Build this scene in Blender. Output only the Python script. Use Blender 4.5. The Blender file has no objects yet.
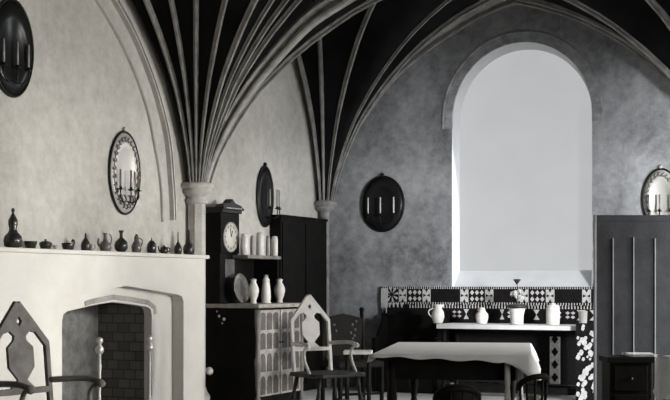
import bpy, bmesh, math, random
from mathutils import Vector, Matrix
random.seed(7)
SC = bpy.context.scene; COL = SC.collection
PI = math.pi
# ---------------------------------------------------------------- camera
F_PX = 1300.0; AL = math.atan2(606, 1300); CX, CY, CH = 6.60, -13.80, 1.20; HOR = 284.0
SA, CA = math.sin(AL), math.cos(AL)
FW = Vector((-SA, CA, 0)); RT = Vector((CA, SA, 0)); CAM = Vector((CX, CY, CH))
def cam_pt(xc, d, z): p = CAM + RT*xc + FW*d; return Vector((p.x, p.y, z))
def px_d(px, d, z=0): return cam_pt((px-335)/F_PX*d, d, z)          # picture column at a chosen distance
def onX(px, X):                                                       # Y on plane X=const
    k = (px-335)/F_PX; a = X-CX
    return CY + (k*(-a*SA) - a*CA)/(SA - k*CA)
def onY(px, Y):
    k = (px-335)/F_PX; b = Y-CY
    return CX + (k*b*CA - b*SA)/(CA + k*SA)
def depth(X, Y): return -(X-CX)*SA + (Y-CY)*CA
def zat(py, X, Y): return CH + (HOR-py)*depth(X, Y)/F_PX
cd = bpy.data.cameras.new('camera'); cam = bpy.data.objects.new('camera', cd); COL.objects.link(cam)
cd.sensor_width = 36; cd.lens = 36*F_PX/670; cd.shift_y = (HOR-200)/670.0; cd.clip_start = .05
cam.location = CAM; cam.rotation_euler = (PI/2, 0, AL); SC.camera = cam
# ---------------------------------------------------------------- materials
def mat(name, col, rough=.7, metal=0, var=.0, scale=4, bump=0, bscale=40, col2=None, emit=0, spec=.3, detail=6):
    m = bpy.data.materials.new(name); m.use_nodes = True; nt = m.node_tree; N = nt.nodes; L = nt.links
    b = N['Principled BSDF']; b.inputs['Roughness'].default_value = rough; b.inputs['Metallic'].default_value = metal
    b.inputs['Specular IOR Level'].default_value = spec
    b.inputs['Base Color'].default_value = (*col, 1)
    tc = N.new('ShaderNodeTexCoord')
    if var or col2:
        n = N.new('ShaderNodeTexNoise'); n.inputs['Scale'].default_value = scale; n.inputs['Detail'].default_value = detail
        n.inputs['Roughness'].default_value = .62
        r = N.new('ShaderNodeValToRGB'); r.color_ramp.elements[0].position = .32; r.color_ramp.elements[1].position = .68
        c2 = col2 or tuple(min(1, c*(1+var)) for c in col); c1 = col if col2 else tuple(c*(1-var) for c in col)
        r.color_ramp.elements[0].color = (*c1, 1); r.color_ramp.elements[1].color = (*c2, 1)
        L.new(tc.outputs['Object'], n.inputs['Vector']); L.new(n.outputs['Fac'], r.inputs['Fac']); L.new(r.outputs['Color'], b.inputs['Base Color'])
    if bump:
        n2 = N.new('ShaderNodeTexNoise'); n2.inputs['Scale'].default_value = bscale; n2.inputs['Detail'].default_value = 5
        bp = N.new('ShaderNodeBump'); bp.inputs['Strength'].default_value = bump; bp.inputs['Distance'].default_value = .02
        L.new(tc.outputs['Object'], n2.inputs['Vector']); L.new(n2.outputs['Fac'], bp.inputs['Height']); L.new(bp.outputs['Normal'], b.inputs['Normal'])
    if emit:
        b.inputs['Emission Color'].default_value = (*col, 1); b.inputs['Emission Strength'].default_value = emit
    return m
def wallmat(name, base, stain, big=.9, rough=.9):
    m = mat(name, base, rough, bump=.25, bscale=18); nt = m.node_tree; N = nt.nodes; L = nt.links; b = N['Principled BSDF']
    tc = N['Texture Coordinate']
    a = N.new('ShaderNodeTexNoise'); a.inputs['Scale'].default_value = big; a.inputs['Detail'].default_value = 3; a.inputs['Roughness'].default_value = .5
    c = N.new('ShaderNodeTexNoise'); c.inputs['Scale'].default_value = 9; c.inputs['Detail'].default_value = 8; c.inputs['Roughness'].default_value = .7
    mm = N.new('ShaderNodeMath'); mm.operation = 'MULTIPLY_ADD'; mm.inputs[1].default_value = .55
    ad = N.new('ShaderNodeMath'); ad.operation = 'MULTIPLY'; ad.inputs[1].default_value = .45
    r = N.new('ShaderNodeValToRGB'); r.color_ramp.elements[0].position = .36; r.color_ramp.elements[1].position = .62
    r.color_ramp.elements[0].color = (*stain, 1); r.color_ramp.elements[1].color = (*base, 1)
    L.new(tc.outputs['Object'], a.inputs['Vector']); L.new(tc.outputs['Object'], c.inputs['Vector'])
    L.new(c.outputs['Fac'], ad.inputs[0]); L.new(a.outputs['Fac'], mm.inputs[0]); L.new(ad.outputs[0], mm.inputs[2])
    L.new(mm.outputs[0], r.inputs['Fac']); L.new(r.outputs['Color'], b.inputs['Base Color'])
    return m
M = {}
M['plaster'] = wallmat('warm_plaster', (.60,.58,.53), (.37,.355,.32))
M['plaster_back'] = wallmat('grey_plaster', (.46,.465,.475), (.12,.122,.127), 1.1)
M['white'] = mat('limewash', (.66,.64,.59), .9, var=.06, scale=3, bump=.15)
M['rib'] = mat('shaded_rib_stone', (.27,.262,.245), .85, var=.35, scale=7, bump=.3)  # rib stone darkened for faces turned away from the light
M['stone'] = mat('rib_stone', (.36,.35,.33), .85, var=.28, scale=7, bump=.3)
M['pale_stone'] = mat('pale_stone', (.52,.50,.46), .85, var=.15, scale=7, bump=.3)
M['reveal'] = mat('pale_reveal', (.62,.625,.63), .9, var=.05, scale=6)
M['arch_stone'] = mat('window_stone', (.36,.362,.37), .9, var=.35, scale=9, bump=.3)
M['dark_stone'] = mat('dark_grey_stone', (.25,.245,.235), .9, var=.35, scale=10, bump=.3)  # darker stone for the corner pier and hearth back
M['web'] = mat('dark_vault_web', (.012,.012,.012), 1, var=.3, scale=3, spec=.0)  # near-black vault cells between the paler ribs
M['black_oak'] = mat('black_oak', (.007,.0065,.006), .6, var=.4, scale=6, bump=.1, spec=.08)
M['dark_oak'] = mat('dark_oak', (.02,.019,.018), .55, var=.4, scale=8, bump=.1, spec=.3)
M['screen_oak'] = mat('greyed_oak', (.016,.0165,.018), .6, var=.4, scale=5, bump=.1, spec=.15)
M['strip'] = mat('pale_strip', (.15,.15,.155), .5, var=.2, scale=10)  # pale strips on the dark screen
M['light_oak'] = mat('light_oak', (.30,.285,.26), .6, var=.25, scale=12)
M['mid_oak'] = mat('worn_oak', (.20,.19,.17), .6, var=.3, scale=12)
M['carved_oak'] = mat('pale_carved_oak', (.34,.32,.29), .6, var=.35, scale=14, bump=.2)
M['carved_dark'] = mat('dark_carving_oak', (.11,.10,.095), .7, var=.3, scale=14)  # darker oak for painted recess shade and the chair bosses
M['pale_wood'] = mat('pale_painted_wood', (.62,.60,.56), .5, var=.1, scale=10)
M['china'] = mat('white_china', (.72,.70,.65), .25, var=.06, scale=20, spec=.5)
M['dull_china'] = mat('grey_stoneware', (.36,.35,.32), .4, var=.2, scale=20)
M['glaze'] = mat('dark_glaze', (.03,.028,.025), .25, var=.5, scale=14, spec=.5)
M['brown_glaze'] = mat('mottled_glaze', (.06,.055,.05), .3, scale=16, col2=(.20,.19,.17), spec=.5)
M['iron'] = mat('black_iron', (.015,.015,.015), .5, .3)
M['brass'] = mat('bright_metal', (.75,.73,.68), .3, .6)
M['silver'] = mat('embossed_silver', (.62,.60,.55), .4, .35, bump=.3, bscale=60)
M['dark_metal'] = mat('dark_bronze', (.02,.019,.018), .35, .4, var=.3, scale=20, spec=.2)
M['dark_mirror'] = mat('dark_mirror', (.014,.014,.014), .3, 0, spec=.15)
M['pale_mirror'] = mat('pale_mirror', (.55,.53,.49), .45, .2)
M['candle'] = mat('candle_wax', (.75,.74,.70), .5)
M['linen'] = mat('white_linen', (.66,.65,.64), .9, var=.05, scale=4, bump=.2, bscale=12)
M['paper'] = mat('paper', (.7,.7,.7), .9)
M['wool_dark'] = mat('dark_wool', (.014,.013,.013), 1, var=.3, scale=30, spec=0)
M['wool_light'] = mat('cream_wool', (.55,.54,.53), 1, var=.2, scale=30, spec=0)
M['leaf'] = mat('dark_leaf', (.02,.025,.018), .6)
M['floor'] = mat('pale_flagstone', (.60,.59,.58), .7, var=.2, scale=1.5, bump=.1)
M['ash'] = mat('pale_ash', (.5,.48,.45), 1, var=.3, scale=20)
M['dial'] = mat('clock_dial', (.68,.66,.6), .4, var=.08, scale=20)
M['glass_dim'] = mat('old_glass', (.09,.09,.09), .2, var=.3, scale=10)
def pane_mat():
    m = mat('daylit_glass', (.62,.66,.72), .4); nt = m.node_tree; N = nt.nodes; L = nt.links; b = N['Principled BSDF']
    n = N.new('ShaderNodeTexNoise'); n.inputs['Scale'].default_value = 2.0; n.inputs['Detail'].default_value = 2
    r = N.new('ShaderNodeValToRGB'); r.color_ramp.elements[0].color = (.43,.44,.45,1); r.color_ramp.elements[1].color = (.50,.51,.52,1)
    L.new(N['Texture Coordinate'].outputs['Object'], n.inputs['Vector']); L.new(n.outputs['Fac'], r.inputs['Fac'])
    L.new(r.outputs['Color'], b.inputs['Emission Color']); b.inputs['Emission Strength'].default_value = 1.0
    b.inputs['Base Color'].default_value = (.1,.1,.1,1)
    return m
M['pane'] = pane_mat()
def brick_mat():
    m = mat('sooty_brick', (.05,.045,.04), .95, bump=.2); nt = m.node_tree; N = nt.nodes; L = nt.links; b = N['Principled BSDF']
    mp = N.new('ShaderNodeMapping'); mp.inputs['Rotation'].default_value = (PI/2, 0, 0)
    k = N.new('ShaderNodeTexBrick'); k.inputs['Scale'].default_value = 6.5; k.inputs['Brick Width'].default_value = .8; k.inputs['Row Height'].default_value = .55
    k.inputs['Mortar Size'].default_value = .03
    k.inputs['Color1'].default_value = (.12,.114,.105,1); k.inputs['Color2'].default_value = (.2,.19,.17,1); k.inputs['Mortar'].default_value = (.075,.07,.065,1)
    L.new(N['Texture Coordinate'].outputs['Object'], mp.inputs['Vector']); L.new(mp.outputs['Vector'], k.inputs['Vector']); L.new(k.outputs['Color'], b.inputs['Base Color'])
    return m
M['brick'] = brick_mat()
# ---------------------------------------------------------------- mesh builder
class MB:
    def __init__(s): s.v = []; s.f = []; s.sm = []; s.mi = []
    def add(s, vs, fs, smooth=False, mi=0):
        o = len(s.v); s.v += [tuple(v) for v in vs]
        for f in fs: s.f.append(tuple(i+o for i in f)); s.sm.append(smooth); s.mi.append(mi)
        return s
    def box(s, a, b, mi=0, R=None):
        x0,y0,z0 = a; x1,y1,z1 = b
        vs = [Vector(p) for p in ((x0,y0,z0),(x1,y0,z0),(x1,y1,z0),(x0,y1,z0),(x0,y0,z1),(x1,y0,z1),(x1,y1,z1),(x0,y1,z1))]
        if R: vs = [R @ v for v in vs]
        return s.add(vs, [(0,3,2,1),(4,5,6,7),(0,1,5,4),(1,2,6,5),(2,3,7,6),(3,0,4,7)], False, mi)
    def prism(s, pts, axis, a, b, mi=0):
        """pts 2-D; axis 'x': pts=(y,z); 'y': pts=(x,z); 'z': pts=(x,y)"""
        def mk(p, t): return {'x':(t,p[0],p[1]), 'y':(p[0],t,p[1]), 'z':(p[0],p[1],t)}[axis]
        n = len(pts); vs = [mk(p, a) for p in pts] + [mk(p, b) for p in pts]
        fs = [tuple(range(n)), tuple(range(2*n-1, n-1, -1))] + [(i, i+n, (i+1)%n+n, (i+1)%n) for i in range(n)]
        return s.add(vs, fs, False, mi)
    def lathe(s, prof, c=(0,0,0), seg=20, mi=0, sy=1, ax=None):
        vs = []; n = len(prof)
        for r, z in prof:
            for k in range(seg):
                a = 2*PI*k/seg; v = Vector((r*math.cos(a), r*math.sin(a)*sy, z))
                if ax: v = ax @ v
                vs.append(v + Vector(c))
        fs = [(i*seg+k, i*seg+(k+1)%seg, (i+1)*seg+(k+1)%seg, (i+1)*seg+k) for i in range(n-1) for k in range(seg)]
        fs += [tuple(range(seg-1, -1, -1)), tuple((n-1)*seg+k for k in range(seg))]
        return s.add(vs, fs, True, mi)
    def tube(s, pts, r, seg=8, mi=0, closed=False):
        pts = [Vector(p) for p in pts]; n = len(pts); rs = r if isinstance(r, (list, tuple)) else [r]*n; vs = []
        pn = None
        for i, p in enumerate(pts):
            t = (pts[(i+1)%n]-pts[i-1]) if closed else (pts[min(i+1,n-1)]-pts[max(i-1,0)])
            t.normalize()
            if pn is None:
                u = Vector((0,0,1)) if abs(t.z) < .9 else Vector((1,0,0)); pn = (u - t*u.dot(t)).normalized()
            else: pn = (pn - t*pn.dot(t)).normalized()
            q = t.cross(pn)
            for k in range(seg):
                a = 2*PI*k/seg; vs.append(p + (pn*math.cos(a)+q*math.sin(a))*rs[i])
        m = n if closed else n-1
        fs = [(i*seg+k, i*seg+(k+1)%seg, ((i+1)%n)*seg+(k+1)%seg, ((i+1)%n)*seg+k) for i in range(m) for k in range(seg)]
        if not closed: fs += [tuple(range(seg-1,-1,-1)), tuple((n-1)*seg+k for k in range(seg))]
        return s.add(vs, fs, True, mi)
    def bar(s, a, b, w, t, ref=(0,1,0), mi=0):
        """rectangular bar a->b, width w in the plane, thickness t along ref"""
        a = Vector(a); b = Vector(b); d = (b-a).normalized(); rf = Vector(ref).normalized(); q = d.cross(rf).normalized()
        vs = []
        for p in (a, b):
            for i, j in ((-1,-1),(1,-1),(1,1),(-1,1)): vs.append(p + q*(i*w/2) + rf*(j*t/2))
        return s.add(vs, [(0,1,2,3),(7,6,5,4),(0,4,5,1),(1,5,6,2),(2,6,7,3),(3,7,4,0)], False, mi)
    def sweep(s, prof, path, side, sc=None, mi=0, closed_ends=True):
        """prof (s, n) swept along path; side: fixed horizontal vector, n grows on the outer/upper side"""
        side = Vector(side).normalized(); n = len(path); m = len(prof); vs = []
        path = [Vector(p) for p in path]
        for i, p in enumerate(path):
            t = (path[min(i+1,n-1)]-path[max(i-1,0)]).normalized(); nn = side.cross(t).normalized()
            k = sc[i] if sc else 1
            for a, b in prof: vs.append(p + side*(a*k) + nn*(b*k))
        fs = [(i*m+j, i*m+(j+1)%m, (i+1)*m+(j+1)%m, (i+1)*m+j) for i in range(n-1) for j in range(m)]
        fs += [tuple(range(m-1,-1,-1)), tuple((n-1)*m+j for j in range(m))]
        return s.add(vs, fs, False, mi)
    def build(s, name, m, parent=None, bevel=0, loc=None, rot=None):
        me = bpy.data.meshes.new(name); me.from_pydata(s.v, [], s.f); me.update()
        for x in (m if isinstance(m, (list, tuple)) else [m]): me.materials.append(M[x])
        me.polygons.foreach_set('use_smooth', s.sm); me.polygons.foreach_set('material_index', s.mi)
        bm = bmesh.new(); bm.from_mesh(me); bmesh.ops.recalc_face_normals(bm, faces=bm.faces[:]); bm.to_mesh(me); bm.free()
        o = bpy.data.objects.new(name, me); COL.objects.link(o)
        if parent: o.parent = parent
        if loc is not None: o.location = loc
        if rot is not None: o.rotation_euler = rot
        if bevel:
            b = o.modifiers.new('bevel', 'BEVEL'); b.width = bevel; b.segments = 2; b.limit_method = 'ANGLE'; b.angle_limit = .6
        return o
def tag(o, label=None, cat=None, group=None, kind=None):
    for k, v in (('label',label),('category',cat),('group',group),('kind',kind)):
        if v: o[k] = v
    return o
def thing(name, label, cat, loc=(0,0,0), rz=0, group=None, kind=None):
    o = bpy.data.objects.new(name, None); COL.objects.link(o); o.empty_display_size = .1
    o.location = loc; o.rotation_euler = (0,0,rz); return tag(o, label, cat, group, kind)
def copy_tree(o, parent=None):
    c = o.copy(); COL.objects.link(c)
    if parent: c.parent = parent
    for ch in [x for x in COL.objects if x.parent == o]: copy_tree(ch, c)
    return c
def rib_eval(tab, t):
    for (a, b), (c, d) in zip(tab, tab[1:]):
        if t <= c: return b + (d-b)*(t-a)/(c-a)
    return tab[-1][1]
def smooth_path(pts, n=6):
    """Catmull-Rom through 3-D points"""
    P = [Vector(p) for p in pts]; P = [P[0]*2-P[1]] + P + [P[-1]*2-P[-2]]; out = []
    for i in range(1, len(P)-2):
        for k in range(n):
            t = k/n; a, b, c, d = P[i-1], P[i], P[i+1], P[i+2]
            out.append(.5*((2*b)+(c-a)*t+(2*a-5*b+4*c-d)*t*t+(3*b-a-3*c+d)*t*t*t))
    return out + [P[-2]]
# ================================================================ SETTING
PIER_Y = -2.97; HB = 1.43; HFR = 2.2; XR = 4.8; XE = 5.9
WIN_X0, WIN_X1 = onY(452, 0), onY(592, 0)
WINC = (WIN_X0+WIN_X1)/2; WINR = (WIN_X1-WIN_X0)/2
WIN_TOP = zat(42, WINC, 0); WSPR = WIN_TOP - WINR*1.02; WBOT = 1.13
# floor
b = MB().box((-.5,-17,-.2), (9.5,.6,0)); tag(b.build('floor', 'floor'), kind='structure')
# left wall with the hearth recess
FY0, FY1 = -5.25, -3.90
b = MB(); b.box((-.6,-17,0),(0,FY0,4.8)); b.box((-.6,FY1,0),(0,.6,4.8)); b.box((-.6,FY0,1.08),(0,FY1,4.8)); b.box((-.6,FY0,0),(-.42,FY1,1.08))
tag(b.build('wall_left', 'plaster'), kind='structure')
# back wall with arched window opening (polygon with the arch cut through)
def arch_pts(cx, spr, r, zb, n=28, k=1.02):
    return [(cx-r, zb)] + [(cx - r*math.cos(PI*i/n), spr + r*k*math.sin(PI*i/n)) for i in range(n+1)] + [(cx+r, zb)]
ap = arch_pts(WINC, WSPR, WINR, WBOT)
b = MB()
b.prism([(0,0),(0,4.8),(WINC,4.8)] + [p for p in ap[:len(ap)//2+1]][::-1] + [(WINC-.0001,WBOT),(WINC-.0001,0)], 'y', 0, .05)
b.v = []; b.f = []; b.sm = []; b.mi = []
h = len(ap)//2
left = [(0,0),(0,4.8),(WINC,4.8)] + ap[:h+1][::-1] + [(WINC,WBOT),(WINC,0)]
right = [(9.5,0),(WINC,0),(WINC,WBOT)] + ap[h:][::-1] + [(WINC,4.8),(9.5,4.8)]
# simpler robust build: strips between the arch and the wall edge
def wall_with_arch(b, x0, x1, z1, apts, ya, yb):
    for (p, q) in zip(apts, apts[1:]):
        if abs(q[0]-p[0]) < 1e-6: continue
        b.prism([p, q, (q[0], z1), (p[0], z1)], 'y', ya, yb)
    b.box((x0,ya,0),(apts[0][0],yb,z1)); b.box((apts[-1][0],ya,0),(x1,yb,z1)); b.box((apts[0][0],ya,0),(apts[-1][0],yb,apts[0][1]))
wall_with_arch(b, -.6, 9.5, 4.8, ap, 0, .12)
wb = b.build('wall_back', 'plaster_back'); tag(wb, kind='structure')
# window: splayed reveal, sloping sill, stone arch, daylit glass
win = thing('window_1', None, None, (WINC, 0, WBOT), 0, kind='structure')
def shifted(mb, o):
    mb.v = [(x-o[0], y-o[1], z-o[2]) for x,y,z in mb.v]; return mb
wo = (WINC, 0, WBOT)
gi = arch_pts(WINC-.01, WSPR-.02, WINR*.96, WBOT+.22)
b = MB(); n = len(ap)
vs = [(p[0], .0, p[1]) for p in ap] + [(p[0], .20, p[1]) for p in gi]
b.add(vs, [(i, i+1, i+1+n, i+n) for i in range(n-1)], True); b.add([vs[0], vs[n-1], vs[2*n-1], vs[n]], [(0,1,2,3)])
shifted(b, wo).build('splayed_reveal', 'reveal', win)
b = MB(); b.add([(p[0], .20, p[1]) for p in gi], [tuple(range(n))]); shifted(b, wo).build('pane', 'pane', win)
# stone band round the arch and down the jambs
co = [(WINC-WINR, WSPR-.1)] + ap[1:-1] + [(WINC+WINR, WSPR-.1)]
b = MB(); b.sweep([(-.012,-.005),(.002,0),(.003,.10),(.011,.102),(.011,.118),(-.012,.12)], [(p[0],0,p[1]) for p in co], (0,-1,0))
b.v = [(x,y,z) for x,y,z in b.v]
shifted(b, wo).build('arch_moulding', 'arch_stone', win)
# right wall, wall behind the camera, flat ceiling above the vault
tag(MB().box((9,-17,0),(9.4,.6,4.8)).build('wall_right', 'plaster'), kind='structure')
tag(MB().box((-.6,-17.3,0),(9.4,-17,4.8)).build('wall_front', 'plaster_back'), kind='structure')
ceil = thing('ceiling', None, None, (0,0,4.62), kind='structure')
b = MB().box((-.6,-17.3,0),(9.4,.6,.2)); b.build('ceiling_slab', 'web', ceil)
G = [(0,0),(.02,.09),(.05,.18),(.11,.31),(.17,.42),(.29,.57),(.37,.65),(.5,.765),(.64,.855),(.8,.935),(1,1)]
Z0 = 2.16
def smooth_g(t):
    return .25*rib_eval(G, max(0,t-.03)) + .5*rib_eval(G, t) + .25*rib_eval(G, min(1,t+.03)) if t > .05 else rib_eval(G, t)
def rise(ph): return 2.10 + .2*abs(math.sin(2*ph))
def fan_pt(c, ph, t, hx, hy):
    L = min(hx/max(1e-4,abs(math.cos(ph))), hy/max(1e-4,abs(math.sin(ph))))
    d = .115 + (L-.115)*t
    return Vector((c[0]+d*math.cos(ph), c[1]+d*math.sin(ph), Z0 + rise(ph)*smooth_g(t)))
def web(c, p0, p1, hx, hy, up=.012, seg=22):
    b = MB(); tt = [0,.01,.03,.06,.1,.15,.2,.27,.35,.44,.54,.65,.78,.9,1]; m = len(tt); vs = []
    for i in range(seg+1):
        ph = p0 + (p1-p0)*i/seg
        for t in tt:
            p = fan_pt(c, ph, t, hx, hy); q = p - Vector((math.cos(ph), math.sin(ph), 0))*up*(1-t); q.z += up*t; vs.append(q - Vector((0,0,4.62)))
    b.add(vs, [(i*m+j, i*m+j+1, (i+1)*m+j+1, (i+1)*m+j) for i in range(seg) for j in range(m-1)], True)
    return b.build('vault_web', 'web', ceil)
RP = [(-.030,-.02),(-.030,.0),(-.010,.012),(-.016,.035),(-.010,.05),(.010,.05),(.016,.035),(.010,.012),(.030,.0),(.030,-.02)]
def rib(c, ph, hx, hy, w=1.0, m='rib'):
    tt = [0,.01,.03,.06,.09,.13,.17,.22,.28,.34,.41,.48,.56,.65,.75,.87,1]
    path = [fan_pt(c, ph, t, hx, hy) - Vector((0,0,4.62)) for t in tt]
    side = Vector((-math.sin(ph), math.cos(ph), 0)).normalized()
    b = MB(); pr = [(a, -n) for a, n in RP]
    # make n point to the room side: away from the web
    t0 = (path[8]-path[7]).normalized(); nn = side.cross(t0)
    sgn = 1 if nn.z > 0 else -1
    pr = [(a*w, -sgn*n*w) for a, n in RP]
    sc = [.55+.45*min(1, t/.25) for t in tt]
    b.sweep(pr, path, side, sc); return b.build('rib', m, ceil)
D = math.radians
CA_ = (.07, -.09); CB_ = (.07, PIER_Y)
HXA = 2.4-.07
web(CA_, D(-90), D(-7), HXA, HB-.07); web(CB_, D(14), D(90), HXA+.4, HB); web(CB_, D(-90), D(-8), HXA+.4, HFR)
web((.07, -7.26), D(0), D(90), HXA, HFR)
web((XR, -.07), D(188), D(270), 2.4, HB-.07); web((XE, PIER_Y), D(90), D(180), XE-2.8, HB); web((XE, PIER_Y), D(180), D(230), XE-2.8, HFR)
for d in (-88, -68, -43): rib(CA_, D(d), HXA, HB-.07, .85)
rib(CA_, D(-10), HXA, HB-.07, .8)
rib(CA_, D(-22), HXA, HB-.07, .55)
for d in (-83, -71, -59, -47, -37.5, -29.5, -22.5, -16.5): rib(CB_, D(d), HXA+.4, HFR, .85 if d < -30 else .7, 'rib' if d < -40 else 'stone')  # left ribs take the darker stone, their shade put into colour
for d in (89, 65, 45, 25): rib(CB_, D(d), HXA+.4, HB, .9)
for d in (184, 205, 225, 247, 268): rib((XR, -.07), D(d), 2.4, HB-.07, .9)
# transverse arch from the pier across the room: a deep, many-moulded order
def ring(pts, side, prof, name, m, taper):
    path = smooth_path(pts, 5); n = len(path)
    sc = [taper + (1-taper)*min(1, i/(n*.30)) if i < n/2 else taper + (1-taper)*min(1, (n-1-i)/(n*.30)) for i in range(n)]
    b = MB(); b.sweep(prof, [p - Vector((0,0,4.62)) for p in path], side, sc); return b.build(name, m, ceil)
AX = 3.0
half = [(.20,2.16),(.23,2.27),(.34,2.52),(.50,2.77),(.70,3.02),(.97,3.29),(1.30,3.57),(1.62,3.74),(1.95,3.88),(2.3,3.99),(2.65,4.05)]
full = [(x, PIER_Y, z) for x, z in half] + [(AX, PIER_Y, 4.08)] + [(2*AX-x, PIER_Y, z) for x, z in half[::-1]]
TP_OLD = [(-.035,0),(.035,0),(.055,.025),(.04,.05),(.07,.07),(.075,.085),(.105,.10),(.115,.125),(.095,.15),(.125,.165),(.13,.18),(.16,.195),(.175,.22),(.155,.245),(.18,.26),(.185,.28),(.215,.295),(.23,.32),(.20,.345),(.23,.36),(.23,.42)]
TP = [(.0,0),(.04,.0),(.055,.02),(.05,.045),(.015,.055),(.02,.075),(.085,.085),(.10,.10),(.095,.125),(.05,.135),(.05,.155),(.125,.165),(.14,.185),(.13,.205),(.085,.215),(.085,.235),(.16,.245),(.175,.265),(.165,.285),(.12,.295),(.12,.32),(.19,.33),(.21,.35),(.20,.375),(.17,.38),(.17,.42)]
TPf = TP + [(-a, n) for a, n in TP[::-1]]
ring(full, (0,-1,0), [(a, n) for a, n in TPf], 'transverse_arch', 'stone', .42)
# wall arch on the back wall
hw = [(.16,2.16),(.19,2.42),(.30,2.70),(.42,2.93),(.55,3.10),(.76,3.36),(.99,3.59),(1.3,3.81),(1.62,3.99),(2.0,4.17)]
fw = [(x, 0, z) for x, z in hw] + [(2.4, 0, 4.27)] + [(4.8-x, 0, z) for x, z in hw[::-1]]
WP = [(0,0),(.03,0),(.035,.02),(.015,.03),(.015,.065),(.10,.07),(.13,.09),(.125,.115),(.07,.125),(.07,.15),(.16,.16),(.19,.18),(.18,.21),(.12,.22),(.12,.25),(0,.27)]
ring(fw, (0,-1,0), WP, 'wall_arch', 'stone', .6)
# raised double moulding of the wide wall arch on the left wall
def wall_line(pxs, name, w, dpt, m):
    pts = []
    for x, y in pxs:
        Y = onX(x, .015); pts.append((0, Y, zat(y, .015, Y)-4.62))
    path = smooth_path(pts, 5); b = MB()
    b.sweep([(0,-w),(dpt,-w*.8),(dpt,-w*.3),(dpt*.2,-w*.15),(dpt*.2,w*.15),(dpt,w*.3),(dpt,w*.8),(0,w)], path, (1,0,0)); return b.build(name, m, ceil)
wall_line([(173,220),(172.5,200),(171,178),(167,137),(156,92),(140.5,50),(129,25),(115,0),(98,-28),(78,-55)], 'wall_arch', .035, .045, 'pale_stone')
wall_line([(163,222),(161.5,186),(156,150),(147.5,109),(134,70),(118,36),(100,5),(80,-25)], 'wall_arch', .012, .02, 'pale_stone')
# piers with moulded capitals
def pier(n, x, y, r, zcap, wide, m='pale_stone'):
    t = thing('trim_%d' % n, None, None, (x, y, 0), kind='structure')
    b = MB(); b.lathe([(r*1.5,0),(r*1.5,.12),(r*1.2,.16),(r,.22),(r,zcap-.16)], seg=8, ax=Matrix.Rotation(PI/8,3,'Z')); b.sm = [False]*len(b.sm); b.build('shaft', m, t)
    b = MB(); b.lathe([(r,zcap-.20),(r*1.22,zcap-.185),(r*1.22,zcap-.16),(r*1.02,zcap-.145),(r*1.15,zcap-.12),(wide*.86,zcap-.095),(wide*.92,zcap-.075),(wide*.80,zcap-.062),(wide,zcap-.05),(wide*1.02,zcap-.01),(wide*.92,zcap),(wide*.8,zcap+.01)], seg=10)
    b.build('capital', m, t)
pier(1, .07, PIER_Y, .09, 2.17, .17)
pier(2, .09, -.11, .05, 2.16, .14, 'dark_stone')
pier(3, XR, -.10, .10, 2.16, .16)
pier(5, .07, -7.26, .09, 2.17, .17)
pier(4, XE, PIER_Y, .11, 2.16, .18)
# ================================================================ FIREPLACE
fp = thing('fireplace', 'white limewashed chimney breast with stone arched hearth and mantel ledge', 'fireplace', (0, -4.5, 0))
def L_(mb, o=(0,-4.5,0)): return shifted(mb, o)
BX = .30; LED = 1.472
def arch_slab(x0, x1, ya, yb, z1, op):
    """one slab in the Y-Z plane with an arched opening cut up from its foot"""
    b = MB(); b.prism([(ya,0),(ya,z1),(yb,z1),(yb,0)] + op[::-1], 'x', x0, x1); return b
OUT = [(-5.44,0),(-5.44,1.04),(-5.40,1.075),(-5.32,1.095),(-4.50,1.185),(-3.68,1.105),(-3.60,1.085),(-3.575,1.04),(-3.575,0)]
INN = [(-5.235,0),(-5.235,.90),(-5.215,.955),(-5.16,.98),(-4.84,1.02),(-4.52,1.047),(-4.25,1.025),(-3.98,.995),(-3.935,.97),(-3.92,.92),(-3.92,0)]
L_(arch_slab(.18, BX, -6.25, -3.20, LED-.035, OUT)).build('chimney_breast', 'white', fp)
b = arch_slab(.10, .18, -6.2, -3.22, LED-.036, INN); b.box((.002,-6.2,0),(.10,-5.26,LED-.036)); b.box((.002,-3.90,0),(.10,-3.22,LED-.036)); b.box((.002,-5.26,1.10),(.10,-3.90,LED-.036))
L_(b).build('stone_surround', 'white', fp)
# chamfer moulding over the inner arch
pth = [(.185, y, z+.035) for y, z in INN[3:8]]; pth = [(.185,-4.93,1.035)]+[(.185,-4.84,1.053),(.185,-4.52,1.088),(.185,-4.25,1.065),(.185,-3.98,1.035),(.185,-3.88,.99),(.185,-3.865,.93)]
b = MB(); b.sweep([(0,-.022),(.0,.028),(-.028,.028)][::-1], pth, (-1,0,0)); 
b = MB(); b.sweep([(-.004,-.022),(-.004,.022),(.004,.018),(.001,-.018)], pth, (1,0,0)); L_(b).build('arch_moulding', 'stone', fp)
L_(MB().box((0,-6.3,LED-.035),(BX+.04,-3.17,LED))).build('mantel_ledge', 'white', fp, bevel=.008)
b = MB(); b.box((-.41,-3.915,0),(.10,-3.905,1.07)); L_(b).build('brick_cheek', 'brick', fp)
b = MB(); b.box((-.415,-5.24,0),(-.40,-3.92,1.07)); b.box((-.40,-5.25,0),(.1,-5.235,1.07)); b.box((-.40,-5.23,1.055),(.1,-3.92,1.07)); L_(b).build('hearth_back', 'dark_stone', fp)
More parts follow.
